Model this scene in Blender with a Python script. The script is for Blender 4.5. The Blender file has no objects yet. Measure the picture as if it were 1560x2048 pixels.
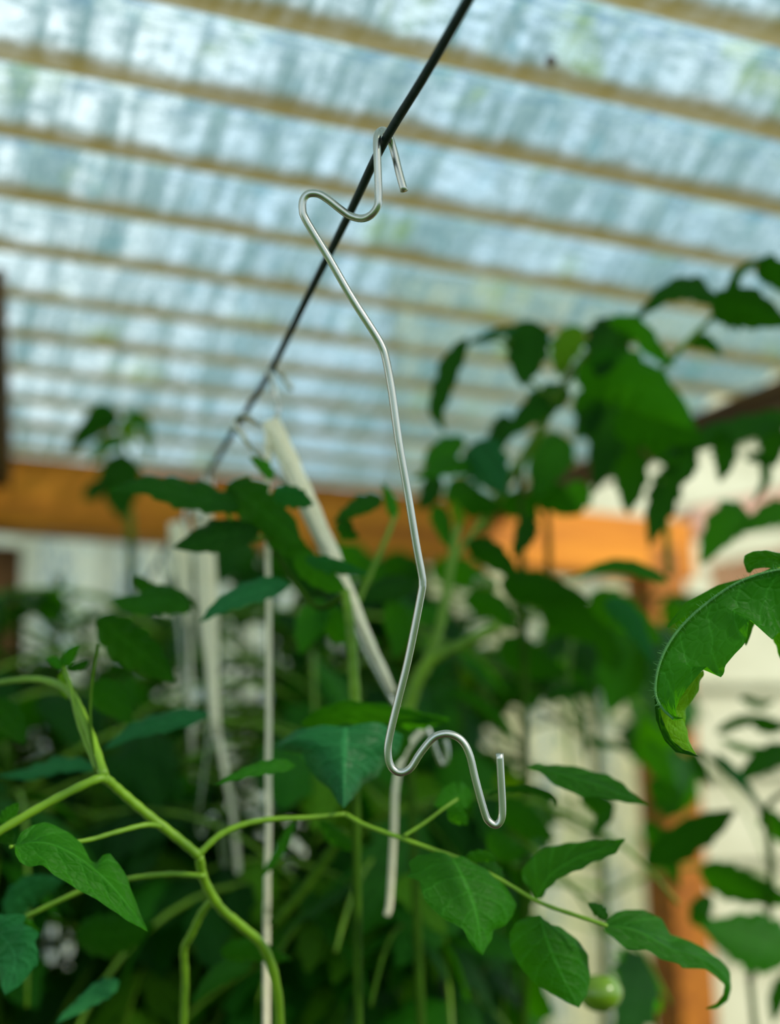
import bpy, bmesh, math, random
from mathutils import Vector, Matrix, noise

C = bpy.context.scene.collection
SC = bpy.context.scene
F = 3000.0; CX, CY = 780.0, 1024.0; FOC = 0.45
PITCH, ROLL = math.radians(14.5), math.radians(-1.4)
CAM = Vector((0, 0, 1.5))
RC = (Matrix.Rotation(math.pi/2 + PITCH, 3, 'X') @ Matrix.Rotation(ROLL, 3, 'Z'))

# ------------------------------------------------------------------ camera, sky, sun, exposure
cd = bpy.data.cameras.new('camera'); cam = bpy.data.objects.new('camera', cd); C.objects.link(cam)
cam.matrix_world = Matrix.Translation(CAM) @ RC.to_4x4()
cd.sensor_fit = 'VERTICAL'; cd.sensor_height = 34.133; cd.lens = F * 34.133 / 2048
cd.clip_start = 0.02; cd.clip_end = 60
cd.dof.use_dof = True; cd.dof.focus_distance = FOC; cd.dof.aperture_fstop = 5.6
SC.camera = cam

w = bpy.data.worlds.new('sky'); SC.world = w; w.use_nodes = True
nt = w.node_tree; nt.nodes.clear()
wo = nt.nodes.new('ShaderNodeOutputWorld'); bg = nt.nodes.new('ShaderNodeBackground')
tc = nt.nodes.new('ShaderNodeTexCoord'); nz = nt.nodes.new('ShaderNodeTexNoise'); rp = nt.nodes.new('ShaderNodeValToRGB')
nz.inputs['Scale'].default_value = 2.2; nz.inputs['Detail'].default_value = 4
rp.color_ramp.elements[0].position = 0.35; rp.color_ramp.elements[0].color = (0.42, 0.66, 0.92, 1)
rp.color_ramp.elements[1].position = 0.6; rp.color_ramp.elements[1].color = (0.88, 0.95, 1.0, 1)
nt.links.new(tc.outputs['Generated'], nz.inputs['Vector']); nt.links.new(nz.outputs['Fac'], rp.inputs['Fac'])
nt.links.new(rp.outputs['Color'], bg.inputs['Color']); nt.links.new(bg.outputs[0], wo.inputs[0])
bg.inputs['Strength'].default_value = 1.6

sl = bpy.data.lights.new('sun', 'SUN'); sun = bpy.data.objects.new('sun', sl); C.objects.link(sun)
sl.energy = 3.6; sl.angle = math.radians(3); sl.color = (1.0, 0.93, 0.78)
sun.rotation_euler = Vector((0.80, -0.50, 0.55)).to_track_quat('Z', 'Y').to_euler()

SC.view_settings.view_transform = 'Standard'; SC.view_settings.look = 'None'
SC.view_settings.exposure = 0.0; SC.view_settings.gamma = 1.0; SC.view_settings.use_curve_mapping = False
cy = SC.cycles
cy.max_bounces = 8; cy.diffuse_bounces = 5; cy.transmission_bounces = 6; cy.transparent_max_bounces = 12
cy.caustics_reflective = False; cy.caustics_refractive = False; cy.use_denoising = True
cy.sample_clamp_indirect = 6

# ------------------------------------------------------------------ geometry helpers
def ray(px, py):
    return RC @ Vector(((px-CX)/F, -(py-CY)/F, -1.0))
def P(px, py, d):
    return CAM + ray(px, py) * d
def proj(p):
    q = RC.transposed() @ (p - CAM)
    return (CX + q.x/-q.z*F, CY - q.y/-q.z*F, -q.z)
def lerp(a, b, t): return a + (b-a)*t

def catmull(pts, n):
    """n points spread evenly over a smooth curve through pts (vectors of any length)"""
    m = len(pts)
    if m == 2: return [pts[0].lerp(pts[1], i/(n-1)) for i in range(n)]
    out = []
    for i in range(n):
        t = i/(n-1)*(m-1); k = min(int(t), m-2); t -= k
        p1, p2 = pts[k], pts[k+1]
        p0 = pts[k-1] if k > 0 else p1*2-p2
        p3 = pts[k+2] if k+2 < m else p2*2-p1
        out.append(0.5*((2*p1) + (p2-p0)*t + (2*p0-5*p1+4*p2-p3)*t*t + (3*p1-p0-3*p2+p3)*t**3))
    return out
def linear(pts, n):
    L = [0]
    for a, b in zip(pts, pts[1:]): L.append(L[-1]+(b-a).length)
    out = []
    k = 0
    for i in range(n):
        s = L[-1]*i/(n-1)
        while k < len(pts)-2 and L[k+1] < s: k += 1
        seg = L[k+1]-L[k]
        out.append(pts[k].lerp(pts[k+1], (s-L[k])/seg if seg > 1e-9 else 0))
    return out
def new_obj(name, verts, faces, m, parent=None, smooth=True, uvs=None):
    me = bpy.data.meshes.new(name)
    me.from_pydata([tuple(v) for v in verts], [], faces)
    if uvs is not None:
        ul = me.uv_layers.new(name='UVMap')
        for lp in me.loops: ul.data[lp.index].uv = uvs[lp.vertex_index]
    if smooth: me.polygons.foreach_set('use_smooth', [True]*len(me.polygons))
    me.materials.append(m); me.update()
    o = bpy.data.objects.new(name, me); C.objects.link(o)
    if parent: attach(o, parent)
    return o
def attach(o, parent):
    o.parent = parent
    o.matrix_parent_inverse = Matrix.Translation(-Vector(parent.location)) if parent.parent is None else Matrix.Identity(4)
class MB:
    def __init__(s): s.v = []; s.f = []; s.uv = []
    def tube(s, pts, r, sides=8, cap=True):
        n = len(pts); b = len(s.v)
        rr = r if isinstance(r, (list, tuple)) else [r]*n
        t = (pts[1]-pts[0]).normalized()
        nrm = t.orthogonal().normalized()
        L = 0
        for i in range(n):
            t2 = (pts[min(i+1, n-1)]-pts[max(i-1, 0)]).normalized()
            q = t.rotation_difference(t2); nrm = (q @ nrm); nrm = (nrm - t2*nrm.dot(t2)).normalized(); t = t2
            bn = t.cross(nrm)
            if i: L += (pts[i]-pts[i-1]).length
            for k in range(sides):
                a = 2*math.pi*k/sides
                s.v.append(pts[i] + (nrm*math.cos(a)+bn*math.sin(a))*rr[i]); s.uv.append((k/sides, L))
        for i in range(n-1):
            for k in range(sides):
                a = b+i*sides+k; c = b+i*sides+(k+1) % sides
                s.f.append((a, c, c+sides, a+sides))
        if cap:
            s.f.append(tuple(b+k for k in reversed(range(sides))))
            s.f.append(tuple(b+(n-1)*sides+k for k in range(sides)))
        return s
    def box(s, o, x, y, z, bev=0.0):
        """corner-centred bar: centre o, half-extent vectors x,y,z; bevelled along every edge"""
        bm = bmesh.new(); bmesh.ops.create_cube(bm, size=2)
        M = Matrix((x, y, z)).transposed()
        for v in bm.verts: v.co = o + M @ v.co
        if bev: bmesh.ops.bevel(bm, geom=bm.edges[:], offset=bev, segments=2, affect='EDGES', profile=0.5)
        b = len(s.v); bm.verts.ensure_lookup_table()
        for v in bm.verts: s.v.append(v.co.copy()); s.uv.append((0, 0))
        for f in bm.faces: s.f.append(tuple(b+v.index for v in f.verts))
        bm.free(); return s
    def build(s, name, m, parent=None, smooth=True):
        return new_obj(name, s.v, s.f, m, parent, smooth, s.uv)

def tag(o, label=None, cat=None, group=None, kind=None):
    if label: o['label'] = label
    if cat: o['category'] = cat
    if group: o['group'] = group
    if kind: o['kind'] = kind
    return o
def empty(name, loc, label, cat, group=None):
    o = bpy.data.objects.new(name, None); C.objects.link(o); o.location = loc
    o.empty_display_size = 0.02
    return tag(o, label, cat, group)

# ------------------------------------------------------------------ materials
def mat(name):
    m = bpy.data.materials.new(name); m.use_nodes = True; m.node_tree.nodes.clear()
    N = m.node_tree.nodes; L = m.node_tree.links
    out = N.new('ShaderNodeOutputMaterial')
    return m, N, L, out
def ramp(N, stops):
    r = N.new('ShaderNodeValToRGB'); e = r.color_ramp.elements
    while len(e) < len(stops): e.new(0.5)
    for el, (p, c) in zip(e, stops): el.position = p; el.color = (c[0], c[1], c[2], 1) if isinstance(c, tuple) else (c, c, c, 1)
    return r
def math_(N, L, op, a, b=None, c=None):
    n = N.new('ShaderNodeMath'); n.operation = op
    for i, x in enumerate((a, b, c)):
        if x is None: continue
        if isinstance(x, (int, float)): n.inputs[i].default_value = x
        else: L.new(x, n.inputs[i])
    return n.outputs[0]
def mixc(N, L, fac, a, b, mode='MIX'):
    n = N.new('ShaderNodeMix'); n.data_type = 'RGBA'; n.blend_type = mode
    for s, x in ((n.inputs[0], fac), (n.inputs[6], a), (n.inputs[7], b)):
        if isinstance(x, (int, float)): s.default_value = x
        elif isinstance(x, tuple): s.default_value = (x[0], x[1], x[2], 1)
        else: L.new(x, s)
    return n.outputs[2]

def metal_mat():
    m, N, L, out = mat('galvanised_wire')
    p = N.new('ShaderNodeBsdfPrincipled'); L.new(p.outputs[0], out.inputs[0])
    p.inputs['Metallic'].default_value = 1.0
    t = N.new('ShaderNodeTexCoord'); n = N.new('ShaderNodeTexNoise'); n.inputs['Scale'].default_value = 160
    mp = N.new('ShaderNodeMapping'); mp.inputs['Scale'].default_value = (1, 1, 0.08)
    L.new(t.outputs['Object'], mp.inputs[0]); L.new(mp.outputs[0], n.inputs['Vector'])
    r = ramp(N, [(0.3, (0.40, 0.40, 0.33)), (0.7, (0.50, 0.50, 0.42))]); L.new(n.outputs['Fac'], r.inputs[0])
    L.new(r.outputs[0], p.inputs['Base Color'])
    r2 = ramp(N, [(0.3, 0.24), (0.7, 0.30)]); L.new(n.outputs['Fac'], r2.inputs[0]); L.new(r2.outputs[0], p.inputs['Roughness'])
    return m
def simple_mat(name, c1, c2, scale=40, rough=0.5, bump=0.0, spec=0.5, stretch=(1, 1, 1)):
    m, N, L, out = mat(name)
    p = N.new('ShaderNodeBsdfPrincipled'); L.new(p.outputs[0], out.inputs[0])
    t = N.new('ShaderNodeTexCoord'); n = N.new('ShaderNodeTexNoise'); n.inputs['Scale'].default_value = scale
    n.inputs['Detail'].default_value = 5
    mp = N.new('ShaderNodeMapping'); mp.inputs['Scale'].default_value = stretch
    L.new(t.outputs['Object'], mp.inputs[0]); L.new(mp.outputs[0], n.inputs['Vector'])
    r = ramp(N, [(0.3, c1), (0.7, c2)]); L.new(n.outputs['Fac'], r.inputs[0]); L.new(r.outputs[0], p.inputs['Base Color'])
    p.inputs['Roughness'].default_value = rough; p.inputs['Specular IOR Level'].default_value = spec
    if bump:
        b = N.new('ShaderNodeBump'); b.inputs['Strength'].default_value = bump; b.inputs['Distance'].default_value = 0.002
        L.new(n.outputs['Fac'], b.inputs['Height']); L.new(b.outputs[0], p.inputs['Normal'])
    return m
def leaf_mat(name, top, thru, rough=0.5, trans=0.45):
    m, N, L, out = mat(name)
    uv = N.new('ShaderNodeUVMap'); sp = N.new('ShaderNodeSeparateXYZ'); L.new(uv.outputs[0], sp.inputs[0])
    u, v = sp.outputs[0], sp.outputs[1]
    av = math_(N, L, 'ABSOLUTE', v)
    nz = N.new('ShaderNodeTexNoise'); nz.inputs['Scale'].default_value = 7; L.new(uv.outputs[0], nz.inputs['Vector'])
    wob = math_(N, L, 'MULTIPLY', nz.outputs['Fac'], 0.35)
    s = math_(N, L, 'SUBTRACT', math_(N, L, 'MULTIPLY', u, 6.0), math_(N, L, 'MULTIPLY', av, 1.5))
    s = math_(N, L, 'FRACT', math_(N, L, 'ADD', s, wob))
    d = math_(N, L, 'ABSOLUTE', math_(N, L, 'SUBTRACT', s, 0.5))      # 0 on a side vein
    side = N.new('ShaderNodeMapRange'); side.inputs[1].default_value = 0.0; side.inputs[2].default_value = 0.07
    side.inputs[3].default_value = 1; side.inputs[4].default_value = 0; L.new(d, side.inputs[0])
    mid = N.new('ShaderNodeMapRange'); mid.inputs[1].default_value = 0.015; mid.inputs[2].default_value = 0.06
    mid.inputs[3].default_value = 1; mid.inputs[4].default_value = 0; L.new(av, mid.inputs[0])
    vo = N.new('ShaderNodeTexVoronoi'); vo.feature = 'DISTANCE_TO_EDGE'; vo.inputs['Scale'].default_value = 13
    vm = N.new('ShaderNodeMapping'); vm.inputs['Scale'].default_value = (1.25, 0.42, 1); L.new(uv.outputs[0], vm.inputs[0]); L.new(vm.outputs[0], vo.inputs['Vector'])
    fine = N.new('ShaderNodeMapRange'); fine.inputs[1].default_value = 0.0; fine.inputs[2].default_value = 0.05
    fine.inputs[3].default_value = 0.35; fine.inputs[4].default_value = 0; L.new(vo.outputs['Distance'], fine.inputs[0])
    vein = math_(N, L, 'MAXIMUM', math_(N, L, 'MAXIMUM', math_(N, L, 'MULTIPLY', side.outputs[0], 0.75), mid.outputs[0]), fine.outputs[0])
    # the blade swells between the veins
    h = math_(N, L, 'ADD', math_(N, L, 'MULTIPLY', math_(N, L, 'MINIMUM', d, 0.25), 2.6), math_(N, L, 'MULTIPLY', math_(N, L, 'MINIMUM', vo.outputs['Distance'], 0.2), 1.8))
    h = math_(N, L, 'ADD', h, math_(N, L, 'MULTIPLY', mid.outputs[0], -0.5))
    bp = N.new('ShaderNodeBump'); bp.inputs['Strength'].default_value = 0.5; bp.inputs['Distance'].default_value = 0.0009
    L.new(h, bp.inputs['Height'])
    tco = N.new('ShaderNodeTexCoord'); n2 = N.new('ShaderNodeTexNoise'); n2.inputs['Scale'].default_value = 18; n2.inputs['Detail'].default_value = 5
    L.new(tco.outputs['Object'], n2.inputs['Vector'])
    oi = N.new('ShaderNodeObjectInfo')
    var = math_(N, L, 'ADD', math_(N, L, 'MULTIPLY', n2.outputs['Fac'], 0.7), math_(N, L, 'MULTIPLY', oi.outputs['Random'], 0.45))
    ct = ramp(N, [(0.2, tuple(x*0.62 for x in top)), (0.85, tuple(x*1.4 for x in top))]); L.new(var, ct.inputs[0])
    cth = ramp(N, [(0.2, tuple(x*0.7 for x in thru)), (0.85, tuple(x*1.3 for x in thru))]); L.new(var, cth.inputs[0])
    vc = math_(N, L, 'MULTIPLY', vein, 0.55)
    colt = mixc(N, L, vc, ct.outputs[0], tuple(min(1, x*2.6+0.015) for x in top))
    colh = mixc(N, L, vc, cth.outputs[0], tuple(x*1.25 for x in thru))
    p = N.new('ShaderNodeBsdfPrincipled'); p.inputs['Roughness'].default_value = rough
    p.inputs['Specular IOR Level'].default_value = 0.10
    L.new(colt, p.inputs['Base Color']); L.new(bp.outputs[0], p.inputs['Normal'])
    tr = N.new('ShaderNodeBsdfTranslucent'); L.new(colh, tr.inputs['Color']); L.new(bp.outputs[0], tr.inputs['Normal'])
    mx = N.new('ShaderNodeMixShader'); mx.inputs[0].default_value = trans
    L.new(p.outputs[0], mx.inputs[1]); L.new(tr.outputs[0], mx.inputs[2]); L.new(mx.outputs[0], out.inputs[0])
    return m
def sheet_mat(name, dirt, streak=1.0, clear=0.25, tintA=(0.10, 0.22, 0.20), tintB=(0.38, 0.50, 0.46)):
    """glass-fibre sheet: UV.x = metres along the flute, UV.y = flutes (integer = trough)"""
    m, N, L, out = mat(name)
    uv = N.new('ShaderNodeUVMap'); sp = N.new('ShaderNodeSeparateXYZ'); L.new(uv.outputs[0], sp.inputs[0])
    u, v = sp.outputs[0], sp.outputs[1]
    def nz(sx, sy, sc, det=4, rough=0.6):
        mp = N.new('ShaderNodeMapping'); mp.inputs['Scale'].default_value = (sx, sy, 1)
        n = N.new('ShaderNodeTexNoise'); n.inputs['Scale'].default_value = sc; n.inputs['Detail'].default_value = det; n.inputs['Roughness'].default_value = rough
        L.new(uv.outputs[0], mp.inputs[0]); L.new(mp.outputs[0], n.inputs['Vector']); return n.outputs['Fac']
    fr = math_(N, L, 'FRACT', math_(N, L, 'ADD', v, 0.5))
    dtr = math_(N, L, 'ABSOLUTE', math_(N, L, 'SUBTRACT', fr, 0.5))       # 0 in the trough, .5 on the crest
    big = nz(1, 0.12, 2.0, 3); blot = nz(1, 0.076, 26, 5); fib = nz(2.4, 0.10, 110, 4, 0.75)
    edge = math_(N, L, 'ADD', dtr, math_(N, L, 'MULTIPLY', math_(N, L, 'SUBTRACT', blot, 0.5), 0.16))
    dm = N.new('ShaderNodeMapRange'); dm.interpolation_type = 'SMOOTHSTEP'
    dm.inputs[1].default_value = 0.075; dm.inputs[2].default_value = 0.20; dm.inputs[3].default_value = 1; dm.inputs[4].default_value = 0
    L.new(edge, dm.inputs[0])
    brown = math_(N, L, 'MULTIPLY', dm.outputs[0], dirt)
    alg = ramp(N, [(0.57, 0.0), (0.68, 0.9)]); L.new(nz(1, 0.076, 15, 5), alg.inputs[0])
    fr_ = ramp(N, [(0.34, 0.0), (0.66, 1.0)]); L.new(fib, fr_.inputs[0]); base = mixc(N, L, fr_.outputs[0], tintA, tintB)
    teal = ramp(N, [(0.56, 0.0), (0.70, 0.75)]); L.new(nz(1.5, 0.10, 30, 4), teal.inputs[0])
    base = mixc(N, L, teal.outputs[0], base, (0.06, 0.27, 0.28))
    base = mixc(N, L, alg.outputs[0], base, (0.22, 0.34, 0.06))
    dash = nz(0.6, 0.30, 60, 3, 0.75)
    dsh = ramp(N, [(0.47, 0.0), (0.56, 0.95)]); L.new(dash, dsh.inputs[0])
    frc = math_(N, L, 'FRACT', v); zone = ramp(N, [(0.10, 0.0), (0.20, 1.0), (0.45, 0.9), (0.72, 0.0)]); L.new(frc, zone.inputs[0])
    dz = math_(N, L, 'MULTIPLY', dsh.outputs[0], zone.outputs[0])
    base = mixc(N, L, dz, base, (0.03, 0.13, 0.24))
    bc = mixc(N, L, big, (0.13, 0.090, 0.022), (0.23, 0.175, 0.035))
    col = mixc(N, L, brown, base, bc)
    # clear resin patches stretched across the flutes
    st = math_(N, L, 'ADD', math_(N, L, 'MULTIPLY', nz(1, 0.010, 85, 3, 0.6), 0.6), math_(N, L, 'MULTIPLY', nz(1, 0.06, 9, 3, 0.6), 0.4))
    stm = ramp(N, [(0.44, 0.0), (0.56, 1.0)]); L.new(st, stm.inputs[0])
    grid = ramp(N, [(0.36, 0.10), (0.54, 1.0)]); L.new(nz(1.0, 0.26, 60, 3, 0.7), grid.inputs[0])
    lr = N.new('ShaderNodeMapRange'); lr.inputs[1].default_value = -0.5; lr.inputs[2].default_value = 0.7  # brighter sky on the roof's left put into transparency, fading along the flute
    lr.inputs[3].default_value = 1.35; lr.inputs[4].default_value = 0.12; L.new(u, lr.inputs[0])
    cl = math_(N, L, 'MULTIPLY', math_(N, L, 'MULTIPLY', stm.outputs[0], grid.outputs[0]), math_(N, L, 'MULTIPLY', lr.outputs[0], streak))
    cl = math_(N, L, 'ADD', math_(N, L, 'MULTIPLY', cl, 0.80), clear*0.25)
    cl = math_(N, L, 'MULTIPLY', cl, math_(N, L, 'SUBTRACT', 1.0, math_(N, L, 'MULTIPLY', brown, 0.9)))
    cl = math_(N, L, 'MULTIPLY', cl, math_(N, L, 'SUBTRACT', 1.0, math_(N, L, 'MULTIPLY', dz, 0.75)))
    cl = math_(N, L, 'MINIMUM', cl, 0.95)
    bp = N.new('ShaderNodeBump'); bp.inputs['Strength'].default_value = 0.6; bp.inputs['Distance'].default_value = 0.0012
    L.new(nz(1, 0.10, 75, 3, 0.6), bp.inputs['Height'])
    tr = N.new('ShaderNodeBsdfTranslucent'); L.new(col, tr.inputs['Color']); L.new(bp.outputs[0], tr.inputs['Normal'])
    df = N.new('ShaderNodeBsdfDiffuse'); L.new(col, df.inputs['Color'])
    gl = N.new('ShaderNodeBsdfGlossy'); gl.inputs['Roughness'].default_value = 0.25; L.new(bp.outputs[0], gl.inputs['Normal'])
    tp = N.new('ShaderNodeBsdfTransparent'); L.new(mixc(N, L, 0.85, col, (0.90, 1.0, 1.0)), tp.inputs['Color'])
    m1 = N.new('ShaderNodeMixShader'); m1.inputs[0].default_value = 0.16; L.new(tr.outputs[0], m1.inputs[1]); L.new(df.outputs[0], m1.inputs[2])
    m2 = N.new('ShaderNodeMixShader'); L.new(cl, m2.inputs[0]); L.new(m1.outputs[0], m2.inputs[1]); L.new(tp.outputs[0], m2.inputs[2])
    m3 = N.new('ShaderNodeMixShader'); m3.inputs[0].default_value = 0.03; L.new(m2.outputs[0], m3.inputs[1]); L.new(gl.outputs[0], m3.inputs[2])
    L.new(m3.outputs[0], out.inputs[0])
    return m
def wood_mat(name, c1, c2, c3, axis=0):
    m, N, L, out = mat(name)
    p = N.new('ShaderNodeBsdfPrincipled'); L.new(p.outputs[0], out.inputs[0])
    t = N.new('ShaderNodeTexCoord'); mp = N.new('ShaderNodeMapping')
    sc = [9, 9, 9]; sc[axis] = 0.7
    mp.inputs['Scale'].default_value = sc
    L.new(t.outputs['Object'], mp.inputs[0])
    n = N.new('ShaderNodeTexNoise'); n.inputs['Scale'].default_value = 6; n.inputs['Detail'].default_value = 7; n.inputs['Distortion'].default_value = 0.8
    L.new(mp.outputs[0], n.inputs['Vector'])
    r = ramp(N, [(0.3, c1), (0.52, c2), (0.75, c3)]); L.new(n.outputs['Fac'], r.inputs[0]); L.new(r.outputs[0], p.inputs['Base Color'])
    p.inputs['Roughness'].default_value = 0.55; p.inputs['Specular IOR Level'].default_value = 0.2
    return m

M_METAL = metal_mat()
M_LINE = simple_mat('coated_line', (0.003, 0.012, 0.010), (0.006, 0.020, 0.016), 200, 0.5, 0.2, 0.15)
M_TWINE = simple_mat('cream_twine', (0.80, 0.70, 0.44), (0.97, 0.90, 0.66), 900, 0.85, 0.6)
M_STEM = simple_mat('green_stem', (0.07, 0.16, 0.004), (0.15, 0.29, 0.008), 60, 0.5, 0.2, 0.3)
M_PALE = simple_mat('pale_vein', (0.05, 0.17, 0.04), (0.09, 0.24, 0.07), 200, 0.6, 0.1, 0.15)
M_DSTEM = simple_mat('dark_stem', (0.014, 0.045, 0.002), (0.035, 0.09, 0.003), 60, 0.7, 0.2, 0.05)
LEAVES = [leaf_mat('leaf_dark', (0.005, 0.045, 0.0015), (0.042, 0.21, 0.0005)),
          leaf_mat('leaf_mid', (0.012, 0.088, 0.003), (0.080, 0.36, 0.001)),
          leaf_mat('leaf_bluish', (0.012, 0.100, 0.026), (0.025, 0.16, 0.004), 0.42, 0.30),
          leaf_mat('leaf_yellow_green', (0.06, 0.18, 0.004), (0.22, 0.44, 0.002))]
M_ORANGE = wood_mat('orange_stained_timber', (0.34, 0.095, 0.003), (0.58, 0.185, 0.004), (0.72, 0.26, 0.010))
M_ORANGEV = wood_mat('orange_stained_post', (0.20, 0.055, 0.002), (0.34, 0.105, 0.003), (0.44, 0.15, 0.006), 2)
M_BROWN = wood_mat('brown_timber', (0.05, 0.020, 0.004), (0.12, 0.048, 0.008), (0.20, 0.09, 0.02))
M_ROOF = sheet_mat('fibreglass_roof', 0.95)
M_WALL = sheet_mat('fibreglass_wall', 0.35, 0.5, 0.5, (0.78, 0.70, 0.38), (0.98, 0.90, 0.56))
M_SOIL = simple_mat('soil', (0.02, 0.012, 0.006), (0.06, 0.04, 0.02), 14, 0.95, 0.6)
M_LAWN = simple_mat('rough_grass', (0.03, 0.09, 0.012), (0.07, 0.16, 0.02), 8, 0.9, 0.5)
M_RENDER = simple_mat('cream_board', (0.46, 0.45, 0.30), (0.58, 0.57, 0.40), 12, 0.85, 0.3)
M_PINK = simple_mat('reddish_brick', (0.42, 0.22, 0.15), (0.60, 0.36, 0.26), 30, 0.85, 0.4)
M_SALMON = simple_mat('salmon_paint', (0.66, 0.30, 0.13), (0.80, 0.42, 0.20), 30, 0.7, 0.3)
M_GREENTOM = simple_mat('unripe_skin', (0.07, 0.15, 0.004), (0.11, 0.21, 0.006), 20, 0.25, 0, 0.5)
M_REDTOM = simple_mat('ripe_skin', (0.45, 0.02, 0.008), (0.60, 0.05, 0.01), 20, 0.25, 0, 0.5)

# ------------------------------------------------------------------ structure
U = ray(7640, 1650).normalized()                       # direction of the flutes
VV = ray(780, 1740); NN = U.cross(VV).normalized()
if NN.z < 0: NN = -NN
V = NN.cross(U).normalized()
if V.y < 0: V = -V
PITCHF = 0.0811
R0 = P(780, 95, 0.745)                                 # a point in the troughs' plane
def on_roof(px, py, off=0.0):
    r = ray(px, py); t = (R0 + NN*off - CAM).dot(NN)/r.dot(NN)
    return CAM + r*t
def uvn(p):
    q = p - R0; return q.dot(U), q.dot(V), q.dot(NN)

AMP = 0.0095
def corrugated(name, O, A, B, Nn, s0, s1, t0, t1, m, pitch=PITCHF, amp=AMP, per=14, seg=1, trim=None):
    """sheet: flutes along A from s0 to s1, across B from t0 to t1; troughs at t = k*pitch on O's plane"""
    verts, faces, uvs = [], [], []
    nt_ = int(round((t1-t0)/pitch*per))
    for i in range(nt_+1):
        t = lerp(t0, t1, i/nt_)
        h = amp*(1-math.cos(2*math.pi*t/pitch))
        for k in range(seg+1):
            sa, sb = (s0, s1) if trim is None else trim(t, s0, s1)
            s = lerp(sa, sb, k/seg)
            verts.append(O + A*s + B*t + Nn*(h + 0.0012*noise.noise(Vector((s*3, t*5, 0))))); uvs.append((s, t/pitch))
    for i in range(nt_):
        for k in range(seg):
            a = i*(seg+1)+k
            faces.append((a, a+1, a+seg+2, a+seg+1))
    return new_obj(name, verts, faces, m, None, True, uvs)

E0 = uvn(on_roof(1560, 775)); E1 = uvn(on_roof(1010, 1000))
SE = lambda t: E0[0] + (t-E0[1])*(E1[0]-E0[0])/(E1[1]-E0[1])      # roof's free edge on the right
B0 = on_roof(0, 908); B1 = on_roof(820, 985)
tb = 0.5*(uvn(B0)[1]+uvn(B1)[1])                                   # the rafter's place across the roof
print('U', U, 'V', V, 'N', NN, 'E', E0, E1, 'beam', uvn(B0), uvn(B1), 'roofz', R0)
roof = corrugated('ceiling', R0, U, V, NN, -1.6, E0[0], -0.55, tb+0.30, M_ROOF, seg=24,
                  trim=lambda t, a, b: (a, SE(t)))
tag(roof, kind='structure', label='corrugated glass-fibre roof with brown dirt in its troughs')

def bar(name, a, b, side, up, hw, hh, m, label, parent=None, bev=0.002):
    ax = (b-a)*0.5; d = ax.normalized()
    side = (side - d*side.dot(d)).normalized(); up = d.cross(side).normalized()*(1 if d.cross(side).dot(up) > 0 else -1)
    c = (a+b)*0.5
    # object frame along the bar so that the grain follows it
    M = Matrix((d, side, up)).transposed()
    mb = MB(); mb.box(Vector((0, 0, 0)), Vector((ax.length, 0, 0)), Vector((0, hw, 0)), Vector((0, 0, hh)), bev)
    o = mb.build(name, m, None, False)
    o.matrix_world = Matrix.Translation(c) @ M.to_4x4()
    o['kind'] = 'structure'; o['label'] = label
    return o
BH = 0.035
ub = R0 + V*(tb+0.022) - NN*(BH+0.0005)
s_r = uvn(on_roof(1385, 1035))[0]
bar('trim_1', ub + U*(-1.5), ub + U*(s_r+0.01), V, NN, 0.022, BH, M_ORANGE, 'orange stained rafter closing the far end of the roof')
# eave timber under the free edge of the roof
def eave(t): return R0 + U*(SE(t)-0.01) + V*t - NN*0.013
bar('trim_2', eave(-0.5), eave(tb-0.004), U, NN, 0.012, 0.012, M_BROWN, 'dark brown timber under the right edge of the roof')
# corner post: front face under the rafter's right end
pz = ub + U*(s_r-0.005)
UH = Vector((U.x, U.y, 0)).normalized(); VH = Vector((V.x, V.y, 0)).normalized()
r = ray(1362, 1500)
dpt = (pz - VH*0.022 - CAM).dot(VH)/r.dot(VH)
pc = CAM + r*dpt + VH*0.028
print('post depth', dpt, 'center', pc, 'rafter right end', pz, proj(pz))
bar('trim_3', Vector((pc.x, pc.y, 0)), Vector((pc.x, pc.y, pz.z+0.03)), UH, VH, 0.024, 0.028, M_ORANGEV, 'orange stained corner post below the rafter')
pl = P(5, 1120, (ub - CAM).dot(VH)/ray(5, 1120).dot(VH)) + VH*0.05
bar('trim_4', Vector((pl.x, pl.y, 0)), Vector((pl.x, pl.y, pl.z+0.02)), UH, VH, 0.022, 0.028, M_BROWN, 'dark timber post below the left end of the rafter')
# scrap of debris lying in the second trough
c_ = on_roof(1102, 122, 0.002); bm = bmesh.new(); bmesh.ops.create_icosphere(bm, subdivisions=2, radius=0.0026)
for q in bm.verts: q.co = Vector((q.co.x*1.1, q.co.y*0.8, q.co.z*1.3))*(1+0.35*noise.noise(q.co*900)) + c_
tag(new_obj('dead_leaf_scrap', [q.co.copy() for q in bm.verts], [tuple(x.index for x in f.verts) for f in bm.faces], M_BROWN), 'tiny dark dead leaf scrap caught in a roof trough near the top', 'debris'); bm.free()
# brace lying under the sheet at the picture's left border
b0 = on_roof(-4, 935, -0.022); b1 = on_roof(-32, 590, -0.022)
bar('trim_5', b0, b1, V.cross(NN), NN, 0.013, 0.02, M_BROWN, 'brown batten under the roof running up from the rafter')
# far wall: upright corrugated sheet behind the rafter
wo_ = ub + VH*0.065
wo_ = Vector((wo_.x, wo_.y, 0))
wl = corrugated('wall_back', wo_, Vector((0, 0, 1)), UH, VH, 0.0, 0.0, -1.5, (pc-wo_).dot(UH)+0.02, M_WALL, amp=0.008, seg=30,
                trim=lambda t, a, b: (0.02, (ub+U*t).z+0.02))
tag(wl, kind='structure', label='pale upright corrugated sheet wall below the rafter')
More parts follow.
